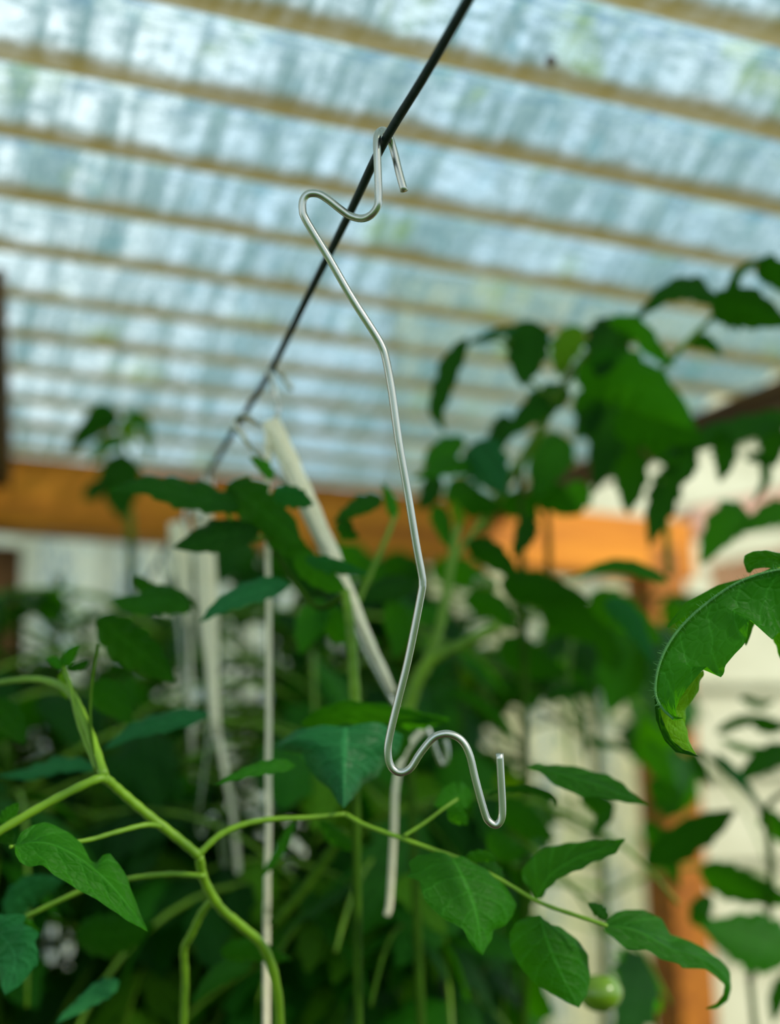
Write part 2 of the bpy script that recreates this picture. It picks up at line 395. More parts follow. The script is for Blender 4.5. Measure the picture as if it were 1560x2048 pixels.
# ground
g = MB(); g.box(Vector((0, 2, -0.05)), Vector((9, 0, 0)), Vector((0, 9, 0)), Vector((0, 0, 0.05)), 0.01)
tag(g.build('ground', M_LAWN, None, False), kind='structure')
g = MB(); g.box(Vector((-0.2, 0.55, 0.01)), Vector((1.6, 0, 0)), Vector((0, 1.5, 0)), Vector((0, 0, 0.012)), 0.004)
tag(g.build('floor', M_SOIL, None, False), kind='structure')
# neighbour's cream boarded wall outside, on the right
SH = Vector((0.98, 0.2, 0)).normalized(); SB = Vector((-0.2, 0.98, 0)).normalized()
hc = P(1400, 1500, 2.6); hc = Vector((hc.x, hc.y, 0)) + SH*0.73
shed = empty('garden_shed', hc, 'cream boarded garden shed wall outside beyond the orange corner post', 'shed')
for k in range(17):
    mb = MB(); z = 0.12 + k*0.15
    mb.box(hc + Vector((0, 0, z)) - SB*0.0, SH*1.25, SB*0.012 + Vector((0, 0, -0.004)), Vector((0, 0, 0.076))+SB*0.010, 0.002)
    mb.build('board', M_RENDER, shed, False)
mb = MB(); mb.box(hc + SB*0.08 + Vector((0, 0, 1.32)), SH*1.24, SB*0.05, Vector((0, 0, 1.30)), 0.004); mb.build('wall_frame', M_BROWN, shed, False)
# weathered rails outside, seen between the leaves
def rail(pa, pb, d, hh, m, label, name='garden_rail'):
    a, b = P(pa[0], pa[1], d), P(pb[0], pb[1], d+0.12)
    e = empty(name, Vector((a.x, a.y, 0)), label, 'rail')
    ax = (b-a)/2; dn = ax.normalized(); sd = dn.cross(Vector((0, 0, 1))).normalized(); up = sd.cross(dn)
    mb = MB(); mb.box((a+b)/2, ax, sd*0.02, up*hh, 0.003); mb.build('rail', m, e, False)
    for t in (0.94,):
        c = a.lerp(b, t) - sd*0.0 + Vector((0, 0.045, 0)); mb = MB(); mb.box(Vector((c.x, c.y, c.z/2)), Vector((0.022, 0, 0)), Vector((0, 0.022, 0)), Vector((0, 0, c.z/2)), 0.003); mb.build('post', m, e, False)
rail((1375, 1052), (1760, 968), 2.0, 0.020, M_PINK, 'pinkish weathered rail outside, higher of the two beyond the corner post')
rail((1440, 1160), (1760, 1085), 2.15, 0.022, M_SALMON, 'salmon orange rail outside, lower of the two beyond the corner post')

# ------------------------------------------------------------------ the line and the hooks
def line_d(py): return 0.452*1510.0/(1800.0-py)
wp = [(1238, -520), (1100, -292), (935, 2), (850, 150), (765, 290), (700, 425), (622, 580), (543, 738), (480, 842), (415, 950), (345, 1075)]
wpts = [P(x, y, line_d(y)) for x, y in wp]
far = wpts[-1] + (wpts[-1]-wpts[-3]).normalized()*0.9
wpts.append(far)
lo = MB().tube(catmull(wpts, 90), 0.00138, 12)
line_o = tag(lo.build('support_line', M_LINE), 'taut dark plastic-coated line running diagonally under the roof', 'line')

HOOK = [(808.6, 382, .462), (799, 348, .4625), (788.5, 305, .463), (780, 278, .462), (773, 265, .458), (764, 261, .453), (756, 268, .449), (753.5, 285, .4475), (754.5, 310, .4465), (756, 350, .446),
        (757, 390, .446), (755, 412, .446), (742, 430, .447), (722.6, 437, .449), (699, 431, .450), (680, 418, .450), (656, 399, .450), (637, 388, .450), (618, 387.5, .450), (607, 398, .450), (605, 418, .450), (613, 442, .450),
        (656, 513, .450), (703, 594.5, .450), (750, 668, .450), (764, 693, .450), (771.5, 716, .450), (783, 778, .450), (797, 880, .450), (816, 989, .450), (832.5, 1090, .450), (842.5, 1143, .450), (845, 1166, .450), (841.5, 1192, .450),
        (817, 1315, .450), (796, 1400, .450), (780, 1468, .450), (775.5, 1500, .450), (779, 1526, .450), (789, 1541, .450), (805, 1545, .450), (822, 1535, .450), (840, 1507, .450), (865, 1477, .450), (886, 1468, .450), (906, 1470, .450),
        (925, 1483, .450), (939, 1510, .450), (951, 1560, .450), (969, 1625, .450), (978, 1643, .450), (992, 1650, .450), (1002, 1639, .450), (1004.5, 1615, .450), (1002, 1560, .450), (999, 1507, .450)]
def hook(pts3, label, group=None, r=0.00118):
    n = len(pts3)
    mb = MB(); mb.tube(catmull(pts3, n*5), r, 14)
    o = mb.build('wire_hook', M_METAL)
    return tag(o, label, 'hook', group)
h3 = [P(x, y, d) for x, y, d in HOOK]
hk = hook(h3, 'bare zigzag metal wire hook in sharp focus, hanging empty on the dark line')
# the hooks behind have the same shape: local frame of the first one, hung lower on the line
AP = h3[5].copy()
def hook_at(py_line, px_line, lean, yaw, label, scale=1.0, xf=1.0):
    top = P(px_line, py_line-4, line_d(py_line))
    R = Matrix.Rotation(yaw, 3, 'Z') @ Matrix.Rotation(lean, 3, 'Y')
    q = []
    for p in h3:
        l = p-AP; q.append(top + R @ (Vector((l.x*xf, l.y, l.z))*scale))
    return hook(q, label, None), q
h2 = [(585, 778, .600), (570, 760, .600), (553, 740, .600), (545, 733, .594), (539, 738, .585), (543, 760, .582), (551, 790, .580), (556, 815, .580), (553, 835, .580), (538, 850, .582), (518, 846, .582), (498, 834, .582), (482, 830, .582), (471, 838, .582),
      (470, 852, .582), (486, 872, .582), (530, 925, .582), (580, 975, .580), (612, 1010, .578), (640, 1070, .576), (668, 1150, .572), (700, 1230, .569), (740, 1320, .566), (790, 1410, .563), (812, 1438, .562), (830, 1443, .562), (840, 1440, .562), (850, 1447, .562),
      (862, 1475, .561), (874, 1508, .561), (884, 1528, .561), (893, 1520, .561), (894, 1500, .561), (890, 1480, .561)]
hq2 = [P(x, y, d*1.095) for x, y, d in h2]
hook(hq2, 'blurred wire hook behind the sharp one, second along the line, wound with cream twine', None, 0.0011)
h3a, hq3 = hook_at(948, 415, math.radians(1), math.radians(6), 'blurred wire hook third along the line, above the straight cream twine bundle', 1.0, 0.45)
h3b, hq4 = hook_at(1050, 352, math.radians(1), math.radians(-8), 'blurred wire hook farthest along the line, by the orange rafter', 0.92, 0.45)

random.seed(5)
def twine(a, b, wid, nstr, label, drop, wn=Vector((1, 0, 0)), taper=0.5):
    """twine wound lengthways between two notches a and b, its free end hanging from a or b"""
    e = empty('twine', a, label, 'twine', None)
    mb = MB(); ax = (b-a).normalized(); side = (wn-ax*wn.dot(ax)).normalized(); nn = ax.cross(side)
    for k in range(nstr):
        f = (k/(nstr-1)-0.5)*2
        for s in (-1, 1):
            pts = []
            for i in range(13):
                t = i/12
                ww = wid*(0.30+0.70*math.sin(math.pi*min(1, t*1.15+0.12))**0.6)*lerp(1, taper, t)
                pts.append(a.lerp(b, t) + side*f*ww + nn*(s*0.0024*(1-f*f*0.6)) + Vector((random.gauss(0, 1), random.gauss(0, 1), random.gauss(0, 1)))*0.00025)
            mb.tube(pts, 0.0010, 5)
    o = mb.build('wound_bundle', M_TWINE, e)
    for pts, rr in drop:
        m2 = MB(); q = catmull(pts, 40)
        m2.tube([p + Vector((noise.noise(p*40)*0.0006, 0, 0)) for p in q], rr, 7); m2.build('strand', M_TWINE, e)
    return e
# bundle on the second hook, with its long free strand
a2 = P(541, 842, .632); b2 = P(786, 1385, .614)
st = [P(534, 842, .630), P(536, 1000, .630), P(537, 1200, .632), P(537, 1500, .636), P(535, 1800, .64), P(533, 2100, .645)]
lowz = st[-1].copy(); lowz.z = 0.9
twine(a2, b2, 0.0037, 9, 'cream twine wound on the second hook, one long strand hanging straight down', [(st+[lowz], 0.0013)])
a3 = P(404, 1010, .80); b3 = P(432, 1470, .79)
s3 = [P(436, 1470, .79), P(470, 1650, .79), P(482, 1850, .79), P(495, 2100, .79)]
lz = s3[-1].copy(); lz.z = 1.1
twine(a3, b3, 0.0046, 9, 'longer straight bundle of cream twine, third along the line', [(s3+[lz], 0.0017)], taper=0.95)
a4 = P(352, 1045, .90); b4 = P(378, 1250, .90)
s4 = [P(380, 1235, .90), P(384, 1450, .90), P(390, 1900, .90)]; lz = s4[-1].copy(); lz.z = 1.2
twine(a4, b4, 0.0048, 9, 'shorter bundle of cream twine, farthest along the line beside the longer one', [(s4+[lz], 0.0012)], taper=0.95)
# another training string behind the sharp hook's foot
s5 = [P(865, 1440, .66), P(812, 1500, .655), P(792, 1570, .65), P(788, 1660, .65), P(780, 1800, .65), P(774, 1830, .65)]
tg = MB(); tg.tube(catmull(s5, 40), 0.0013, 7)
tag(tg.build('string_end', M_TWINE), 'short cream string hanging loosely below the foot of the sharp hook', 'string')

# ------------------------------------------------------------------ leaves
def smoothf(t): return t*t*(3-2*t)
def blade(mid, ea, eb, m, parent, n=30, nv=5, bulge=0.10, name='leaflet', label=None, ruffle=0.0012, seed=0):
    """leaf blade from its midrib and two margins (lists of points in space)"""
    A = linear(ea, n); B = linear(eb, n); Mi = linear(catmull(mid, 40), n)
    v, f, uv = [], [], []
    for i in range(n):
        t = i/(n-1)
        for side, E in ((-1, A), (1, B)):
            rng = range(nv, 0, -1) if side < 0 else range(0, nv+1)
            for k in rng:
                s = k/nv
                p = Mi[i].lerp(E[i], s)
                w_ = (E[i]-Mi[i]).length
                tan = (Mi[min(i+1, n-1)]-Mi[max(i-1, 0)])
                if w_ > 1e-6 and tan.length > 1e-9:
                    nn = tan.normalized().cross((E[i]-Mi[i]).normalized())*(side)
                    if nn.length > 1e-6:
                        nn.normalize()
                        p = p + nn*(bulge*w_*math.sin(math.pi*s*0.9) + ruffle*s*noise.noise(Vector((t*9+seed*3.1, side*s*2, seed))))
                v.append(p); uv.append((t, side*s))
    row = 2*nv+1
    for i in range(n-1):
        for k in range(row-1):
            a = i*row+k; f.append((a, a+1, a+row+1, a+row))
    o = new_obj(name, v, f, m, parent, True, uv)
    if label: o['label'] = label
    return o
def P3(l, d0, d1=None):
    """pixel list at depths running from d0 to d1 (or explicit third value)"""
    d1 = d0 if d1 is None else d1; n = len(l)
    return [P(q[0], q[1], q[2] if len(q) > 2 else lerp(d0, d1, i/max(1, n-1))) for i, q in enumerate(l)]
def outline(parent, mi, mid, ea, eb, d0, d1=None, da=0.0, db=0.0, **kw):
    d1 = d0 if d1 is None else d1
    def edge(l, dd):
        n = len(l); out = []
        for i, q in enumerate(l):
            t = i/max(1, n-1); out.append(P(q[0], q[1], lerp(d0, d1, t) + dd*math.sin(math.pi*min(1, 0.08+0.92*t))**0.7))
        return out
    return blade(P3(mid, d0, d1), edge(ea, da), edge(eb, db), LEAVES[mi], parent, **kw)
_seed = [0]
def prof(t):                                            # ovate outline
    return max(0.0, math.sin(math.pi*t**0.72))**0.85
def lf(parent, mi, pts, hw, d0, d1=None, tilt=0.25, fold=0.15, jag=0.22, teeth=5, **kw):
    """one leaflet: midrib pixels, half width in pixels, depth; tilt leans it about its midrib"""
    _seed[0] += 1; rnd = random.Random(_seed[0])
    d1 = d0 if d1 is None else d1
    c = catmull([Vector((x, y)) for x, y in pts], 34); n = len(c)
    L = []; A = []; B = []
    ph = rnd.random()
    for i in range(n):
        t = i/(n-1); d = lerp(d0, d1, t)
        tg_ = (c[min(i+1, n-1)]-c[max(i-1, 0)]).normalized(); nrm = Vector((-tg_.y, tg_.x))
        wv = hw*prof(t)
        def tooth(off):
            x = (t*teeth+off) % 1.0
            return 1 - jag*(1 - x)*min(1, 1.0) * (0.4+0.6*math.sin(math.pi*min(1, t+0.1)))
        wa, wb = wv*tooth(ph), wv*tooth(ph+0.45)
        m_ = wv/F*d
        L.append(P(c[i].x, c[i].y, d))
        pa = c[i]+nrm*wa; pb = c[i]-nrm*wb
        A.append(P(pa.x, pa.y, d + tilt*m_*2 + fold*m_*2)); B.append(P(pb.x, pb.y, d - tilt*m_*2 + fold*m_*2))
    v_ = dict(n=34, nv=4, seed=_seed[0]); v_.update(kw)
    return blade(L, A, B, LEAVES[mi], parent, **v_)
def stem(parent, pts, r0, r1=None, d0=0.5, d1=None, m=None, name='stem', n=None, label=None):
    """stem through pixels, radii in pixels"""
    d1 = d0 if d1 is None else d1; r1 = r0 if r1 is None else r1
    p = catmull(P3(pts, d0, d1), n or max(12, len(pts)*7)); k = len(p)
    rr = []
    for i in range(k):
        t = i/(k-1); dz = proj(p[i])[2]; rr.append(max(0.0004, lerp(r0, r1, t)/F*dz*(1+0.06*math.sin(i*1.7))))
    o = MB().tube(p, rr, 9).build(name, m or M_STEM, parent)
    if label: o['label'] = label
    return o
def plant_root(px, py, d, label, r=0.005, lean=(0.02, 0.0), group=None):
    """plant Empty on the floor with a main stem rising to the pixel point"""
    top = P(px, py, d); base = Vector((top.x+lean[0], top.y+lean[1], 0.02))
    e = empty('tomato_plant', base, label, 'plant', group)
    pts = [base, base.lerp(top, 0.3)+Vector((0.01, 0.006, 0)), base.lerp(top, 0.65)+Vector((-0.008, 0.004, 0)), base.lerp(top, 0.88), top]
    q = catmull(pts, 30)
    MB().tube(q, [lerp(r*1.4, r, i/29) for i in range(30)], 9).build('main_stem', M_DSTEM, e)
    return e, q

# ---- template leaflets for the masses of foliage
def template(seed):
    rnd = random.Random(seed); v, f, uv = [], [], []
    n, nv = 15, 3; lob = rnd.randint(4, 6); ph = rnd.random(); dr = rnd.uniform(0.15, 0.45); fo = rnd.uniform(0.05, 0.3); tw = rnd.uniform(-0.5, 0.5)
    for i in range(n):
        t = i/(n-1)
        y = math.sin(t*dr*2.2)/(dr*2.2) if dr else t; z = -(1-math.cos(t*dr*2.2))/(dr*2.2)
        for side in (-1, 1):
            w_ = rnd.uniform(0.95, 1.05)*0.30*prof(t)*(1-0.35*(1-((t*lob+ph+(0.4 if side > 0 else 0)) % 1.0)))
            for k in (range(nv, 0, -1) if side < 0 else range(0, nv+1)):
                s = k/nv; x = side*s*w_
                v.append((x*math.cos(tw*t), y, z - fo*abs(x)*(0.6+s*0.8) + x*math.sin(tw*t) + 0.02*noise.noise(Vector((x*9, y*7, seed))))); uv.append((t, side*s))
    row = 2*nv+1
    for i in range(n-1):
        for k in range(row-1):
            a = i*row+k; f.append((a, a+1, a+row+1, a+row))
    return v, f, uv
TMPL = []
for s_ in range(8):
    v, f, uv = template(s_+11)
    for mi in range(4):
        me = bpy.data.meshes.new('leaflet'); me.from_pydata(v, [], f)
        ul = me.uv_layers.new(name='UVMap')
        for lp in me.loops: ul.data[lp.index].uv = uv[lp.vertex_index]
        me.polygons.foreach_set('use_smooth', [True]*len(me.polygons)); me.materials.append(LEAVES[mi]); me.update()
        TMPL.append((mi, me))
CLEAR_R = [(-400, -800, 850, 1075), (-400, -2500, 2000, 1000), (930, 1395, 1262, 1530), (1085, 1530, 1262, 2200), (1425, 1240, 1700, 2200), (560, 985, 1400, 1135), (1325, 1730, 1445, 2200)]
CLEAR_D = [(500, 1340, 34), (460, 1440, 34), (448, 1400, 20), (75, 1480, 32), (168, 1312, 26), (40, 1500, 26), (500, 1600, 30), (480, 1560, 20), (580, 1665, 26), (20, 1285, 20), (60, 1280, 18), (90, 1275, 18),
           (100, 1865, 18), (240, 1290, 16), (930, 1142, 20), (1040, 1220, 20), (1000, 1250, 22), (700, 1290, 16), (470, 1240, 18), (620, 1190, 18), (180, 1110, 50), (90, 1090, 45), (270, 1110, 40), (1095, 1170, 16), (1240, 1165, 16), (1190, 1175, 14), (370, 1380, 24)]
def seg_dist(p, a, b):
    ab = b-a; t = max(0, min(1, (p-a).dot(ab)/max(1e-6, ab.dot(ab)))); return (p-(a+ab*t)).length
def leaflet_ok(base, tip, lw, dmin):
    a = proj(base); b = proj(tip)
    if min(a[2], b[2]) < dmin: return False
    A2, B2 = Vector(a[:2]), Vector(b[:2])
    if not (-150 < (A2.x+B2.x)/2 < 1710): return True
    for q in (A2, (A2+B2)/2, B2):
        for x0, y0, x1, y1 in CLEAR_R:
            if x0 < q.x < x1 and y0 < q.y < y1: return False
    hw = 0.26*lw/b[2]*F
    for x, y, r in CLEAR_D:
        if seg_dist(Vector((x, y)), A2, B2) < hw*0.8 + r: return False
    return True
rf = random.Random(77)
def put_leaflet(parent, loc, dirv, upv, size, mis):
    y = dirv.normalized(); z = (upv - y*upv.dot(y)).normalized(); x = y.cross(z)
    mi = rf.choice(mis); me = rf.choice([m for k, m in TMPL if k == mi])
    o = bpy.data.objects.new('leaflet', me); C.objects.link(o)
    M = Matrix((x*size, y*size, z*size)).transposed().to_4x4(); M.translation = loc
    o.parent = parent; o.matrix_parent_inverse = parent.matrix_world.inverted() if parent.matrix_world else Matrix.Identity(4)
    return o, M
def comp_leaf(plant, org, az, elev, length, mis, dmin=0.6, droop=1.0, size=0.062):
    """compound leaf: rachis (part) with leaflets (sub-parts)"""
    d = Vector((math.cos(az), math.sin(az), 0)); pts = []
    p = org.copy(); ang = elev; n = 9
    for i in range(n):
        pts.append(p.copy()); p = p + (d*math.cos(ang)+Vector((0, 0, math.sin(ang))))*(length/(n-1)); ang -= droop*0.19
    side = Vector((-d.y, d.x, 0)); todo = []
    for k, idx in enumerate((3, 4, 6, 7)):
        sz = size*(0.75, 0.62, 1.0, 0.9)[k]*rf.uniform(0.85, 1.35)
        tn = (pts[idx+1]-pts[idx-1]).normalized(); up = side.cross(tn); up = up if up.z > 0 else -up
        for s in (-1, 1):
            dv = (tn*0.55 + side*s*1.0 + up*rf.uniform(-0.75, -0.05)).normalized()
            todo.append((pts[idx] + side*s*0.001, dv, up + side*s*0.3 + Vector((rf.uniform(-.3, .3), rf.uniform(-.3, .3), 0)), sz))
    tn = (pts[-1]-pts[-2]).normalized(); up = side.cross(tn); up = up if up.z > 0 else -up
    todo.append((pts[-1], tn, up, size*1.15))
    good = [q for q in todo if leaflet_ok(q[0], q[0]+q[1]*q[3], q[3], dmin)]
    if len(good) < 4: return False
    mid = proj(pts[4])
    if mid[2] < dmin: return False
    st_ = MB().tube(catmull(pts, 14), [lerp(0.0019, 0.0008, i/13) for i in range(14)], 6)
    base = Vector(plant.location)
    st_.v = [q-base for q in st_.v]
    o = st_.build('leaf', M_STEM if rf.random() < .6 else M_DSTEM); o.parent = plant
    for loc, dv, up, sz in good:
        y = dv.normalized(); z = (up - y*up.dot(y)).normalized(); x = y.cross(z)
        mi = rf.choice(mis); me = rf.choice([m for k, m in TMPL if k == mi])
        c = bpy.data.objects.new('leaflet', me); C.objects.link(c)
        M = Matrix((x*sz, y*sz, z*sz)).transposed().to_4x4(); M.translation = loc-base
        c.parent = o; c.matrix_basis = M
    return True
def bushy(px, py, d, label, nleaf, mis, ztop=None, zbot=1.18, dmin=0.62, size=0.062, seed=1, lenr=(0.16, 0.26), group=None):
    rf.seed(seed)
    e, q = plant_root(px, py, d, label, 0.0026, (rf.uniform(-.03, .03), rf.uniform(-.02, .04)), group)
    top = q[-1].z; made = 0
    for i in range(nleaf*6):
        if made >= nleaf: break
        z = lerp(top-0.01, zbot, (i+rf.random())/(nleaf*6))
        k = min(range(len(q)), key=lambda j: abs(q[j].z-z)); org = q[k].copy(); org.z = z
        if comp_leaf(e, org, i*2.4+rf.uniform(-.5, .5), rf.uniform(0.15, 0.8), rf.uniform(*lenr), mis, dmin, rf.uniform(0.8, 1.5), size): made += 1
    return e
#--PLANTS--
# ------------------------------------------------------------------ hand-placed plants
TL = lambda e, *a, **k: lf(e, *a, **k)
# 1: the big curled leaf entering at the right
e1, q1 = plant_root(1740, 1230, .47, 'tomato plant at the right border whose large curled leaf is in sharp focus', 0.004, (0.02, 0.01))
stem(e1, [(1740, 1230), (1660, 1150), (1600, 1132), (1555, 1139)], 6, 4, .47, .462, name='petiole')
outline(e1, 1, [(1585, 1136), (1560, 1140), (1513, 1151), (1464, 1172), (1415, 1206), (1371, 1245), (1337, 1289), (1316, 1338), (1311.5, 1387), (1325, 1417), (1347, 1438), (1366, 1436)],
        [(1590, 1240), (1575, 1285), (1560, 1262), (1547, 1279), (1530, 1264), (1498, 1236), (1494, 1275), (1487, 1288), (1470, 1305), (1449, 1331), (1448, 1345), (1440, 1354), (1424, 1343), (1413, 1333), (1400, 1344), (1376, 1372), (1357, 1401), (1350, 1420), (1354, 1434), (1366, 1436)],
        [(1580, 1118), (1540, 1135), (1500, 1150), (1460, 1170), (1400, 1208), (1350, 1262), (1325, 1300), (1312, 1345), (1309, 1392), (1322, 1420), (1344, 1441), (1366, 1437)],
        .462, .452, da=-.008, db=.014, n=70, nv=10, bulge=.16, ruffle=.0012, label='drooping main leaflet with clear veins and a hooked tip')
outline(e1, 3, [(1395, 1345), (1380, 1380), (1345, 1420), (1335, 1455), (1350, 1485), (1392, 1510)],
        [(1405, 1338), (1399, 1365), (1391, 1389), (1371, 1416), (1369, 1450), (1378, 1485), (1393, 1510)],
        [(1340, 1370), (1318, 1392), (1316, 1425), (1320, 1453), (1342, 1487), (1370, 1506), (1393, 1511)], .470, .466, da=.004, n=40, bulge=-.2, label='pale underside of the curled leaf')
outline(e1, 0, [(1325, 1340), (1312, 1392), (1317, 1440), (1333, 1478), (1360, 1502), (1397, 1512)],
        [(1330, 1340), (1318, 1395), (1324, 1440), (1342, 1477), (1366, 1499), (1397, 1512)],
        [(1318, 1340), (1308, 1392), (1312, 1440), (1328, 1480), (1352, 1505), (1397, 1513)], .464, .464, da=-.001, n=30)
outline(e1, 1, [(1560, 1142), (1500, 1155), (1440, 1178), (1380, 1212), (1334, 1252)],
        [(1560, 1142), (1500, 1153), (1435, 1170), (1370, 1205), (1333, 1254)],
        [(1560, 1146), (1500, 1168), (1445, 1192), (1385, 1222), (1336, 1257)], .480, .482, n=30)
outline(e1, 1, [(1590, 1150), (1560, 1118), (1520, 1122), (1495, 1142)],
        [(1590, 1118), (1560, 1105), (1530, 1100), (1505, 1102), (1488, 1112), (1487, 1125), (1493, 1142)],
        [(1590, 1160), (1560, 1140), (1530, 1135), (1510, 1138), (1500, 1146), (1493, 1144)], .475, .478, n=30)
lf(e1, 1, [(1510, 1175), (1500, 1230), (1492, 1292)], 15, .478, .48)
lf(e1, 1, [(1590, 1150), (1572, 1230), (1568, 1330)], 40, .47, .48)

mr = stem(e1, [(1600, 1134), (1560, 1139), (1513, 1150), (1464, 1171), (1415, 1205), (1371, 1244), (1337, 1288), (1316, 1338), (1311, 1387), (1325, 1417), (1347, 1438)], 2.3, 0.7, .4612, .4525, M_PALE, 'midrib', label='pale raised midrib')
hp = catmull(P3([(1600, 1132), (1560, 1137), (1513, 1148), (1464, 1169), (1415, 1203), (1371, 1242), (1337, 1286), (1314, 1338), (1309, 1387), (1323, 1417)], .460, .451), 150)
hb = MB(); rh = random.Random(4)
for i in range(1, 149):
    for _ in range(2):
        t_ = (hp[i+1]-hp[i-1]).normalized(); o_ = t_.orthogonal(); o_.rotate(Matrix.Rotation(rh.uniform(0, 6.28), 3, t_)); o_ = (o_.normalized()+t_*rh.uniform(-.5, .5)).normalized()
        hb.tube([hp[i], hp[i]+o_*rh.uniform(.0008, .0022)], [0.00006, 0.00002], 3, False)
tag(hb.build('leaf_hair', M_PALE, e1), kind='stuff', label='fine pale hairs along the midrib')

# 2: the near plant with the forked light green stem, left and centre
e2, q2 = plant_root(560, 2160, .60, 'near tomato plant with the forked bright green stem crossing the lower left', 0.0016, (0.03, 0.02))
stem(e2, [(560, 2165), (556, 2000), (530, 1900), (480, 1850), (440, 1815), (408, 1760), (398, 1712)], 10, 10, .56, .52)
stem(e2, [(398, 1712), (350, 1672), (290, 1625), (240, 1582), (208, 1553)], 10, 10, .52, .505)
stem(e2, [(208, 1553), (184, 1480), (160, 1420), (140, 1385), (110, 1366), (60, 1358), (-10, 1366)], 11, 6, .505, .56)
stem(e2, [(212, 1560), (190, 1560), (100, 1604), (0, 1662), (-60, 1700)], 9, 9, .505, .49, label='thick bright side branch')
stem(e2, [(200, 1548), (182, 1470), (182, 1380), (196, 1290)], 4, 3, .505, .53, M_DSTEM)
stem(e2, [(195, 1540), (160, 1450), (140, 1370), (128, 1335)], 7, 4, .51, .54)
stem(e2, [(322, 1652), (290, 1650), (230, 1665), (165, 1682), (60, 1690), (20, 1694)], 6, 4, .51, .48, name='petiole')
stem(e2, [(410, 1752), (340, 1748), (262, 1757), (180, 1775), (60, 1830), (-10, 1870)], 6, 5, .52, .54, name='petiole')
stem(e2, [(398, 1708), (440, 1670), (490, 1648), (550, 1638), (620, 1635), (690, 1628)], 7, 5, .52, .53, name='petiole')
stem(e2, [(690, 1628), (730, 1650), (790, 1672), (860, 1697), (930, 1722), (1010, 1765), (1080, 1805), (1150, 1830), (1215, 1852)], 5, 4, .53, .505, name='petiole')
stem(e2, [(808, 1672), (850, 1645), (890, 1615), (915, 1598)], 4, 3, .52, .53, name='petiole')
stem(e2, [(428, 1795), (404, 1825), (382, 1870), (368, 1900), (370, 1960), (366, 2080)], 8, 8, .55, .57)
stem(e2, [(690, 1660), (650, 1720), (600, 1790), (545, 1850)], 12, 11, .62, .62, M_DSTEM)
outline(e2, 1, [(30, 1690), (75, 1684), (120, 1694), (170, 1722), (215, 1762), (258, 1812), (296, 1863)],
        [(30, 1690), (42, 1668), (65, 1647), (88, 1641), (112, 1648), (142, 1664), (164, 1684), (184, 1718), (196, 1722), (208, 1708), (222, 1704), (240, 1726), (256, 1758), (272, 1800), (285, 1835), (296, 1863)],
        [(30, 1690), (30, 1708), (40, 1724), (56, 1732), (84, 1729), (106, 1748), (140, 1768), (178, 1790), (214, 1812), (250, 1836), (278, 1854), (296, 1863)],
        .475, .482, da=.012, db=-.006, n=50, nv=8, bulge=.14, label='smooth heart-shaped near leaflet pointing down to the right')
outline(e2, 2, [(690, 1455), (689, 1500), (688, 1560), (687, 1616)],
        [(620, 1462), (585, 1472), (552, 1500), (582, 1512), (605, 1510), (622, 1535), (640, 1560), (662, 1578), (676, 1600), (687, 1616)],
        [(770, 1455), (800, 1475), (792, 1510), (765, 1528), (748, 1555), (722, 1570), (706, 1592), (687, 1616)],
        .545, .525, da=.020, db=.020, n=44, nv=8, bulge=.2, label='broad bluish leaflet with its tip hanging straight down')
outline(e2, 1, [(905, 1716), (930, 1765), (952, 1830), (965, 1911)],
        [(870, 1704), (835, 1712), (815, 1728), (822, 1745), (812, 1756), (838, 1764), (842, 1785), (846, 1802), (866, 1822), (884, 1838), (908, 1848), (926, 1860), (938, 1884), (950, 1900), (965, 1911)],
        [(925, 1716), (948, 1728), (970, 1742), (1000, 1764), (1020, 1790), (1028, 1812), (1022, 1836), (1008, 1852), (984, 1862), (980, 1882), (965, 1911)],
        .51, .495, da=-.006, db=.010, n=50, nv=8, bulge=.16, label='quilted leaflet with a dark drooping tip')
outline(e2, 1, [(1080, 1830), (1094, 1880), (1120, 1945), (1158, 2016)],
        [(1060, 1832), (1034, 1842), (1020, 1866), (1021, 1892), (1032, 1918), (1046, 1938), (1060, 1956), (1080, 1972), (1102, 1986), (1130, 2002), (1158, 2016)],
        [(1084, 1848), (1112, 1852), (1140, 1868), (1160, 1888), (1172, 1912), (1178, 1940), (1177, 1968), (1170, 1995), (1158, 2016)],
        .51, .505, da=.004, db=.008, n=44, nv=8, bulge=.16)
outline(e2, 1, [(1072, 1798), (1100, 1752), (1150, 1718), (1200, 1700), (1250, 1679)],
        [(1062, 1780), (1044, 1758), (1040, 1742), (1056, 1720), (1074, 1704), (1092, 1694), (1130, 1684), (1180, 1681), (1225, 1678), (1250, 1677)],
        [(1082, 1792), (1098, 1772), (1122, 1754), (1150, 1740), (1178, 1728), (1206, 1716), (1232, 1704), (1250, 1680)],
        .525, .52, da=.010, db=-.008, n=40, nv=7, bulge=.14)
outline(e2, 1, [(1205, 1849), (1270, 1860), (1340, 1896), (1400, 1915), (1440, 1942), (1458, 1975), (1446, 2004), (1411, 2018)],
        [(1212, 1842), (1232, 1826), (1252, 1816), (1291, 1818), (1326, 1835), (1342, 1866), (1382, 1877), (1414, 1896), (1441, 1915), (1462, 1944), (1466, 1976), (1457, 2003), (1436, 2019), (1411, 2018)],
        [(1213, 1862), (1236, 1884), (1256, 1897), (1291, 1899), (1320, 1917), (1360, 1928), (1366, 1934), (1385, 1936), (1409, 1939), (1433, 1952), (1450, 1970), (1449, 1990), (1432, 2010), (1411, 2017)],
        .51, .525, da=.012, db=-.006, n=60, nv=8, bulge=.15, label='long leaflet ending in a curled dark hook')
lf(e2, 0, [(1215, 1840), (1195, 1818), (1176, 1806)], 14, .52)
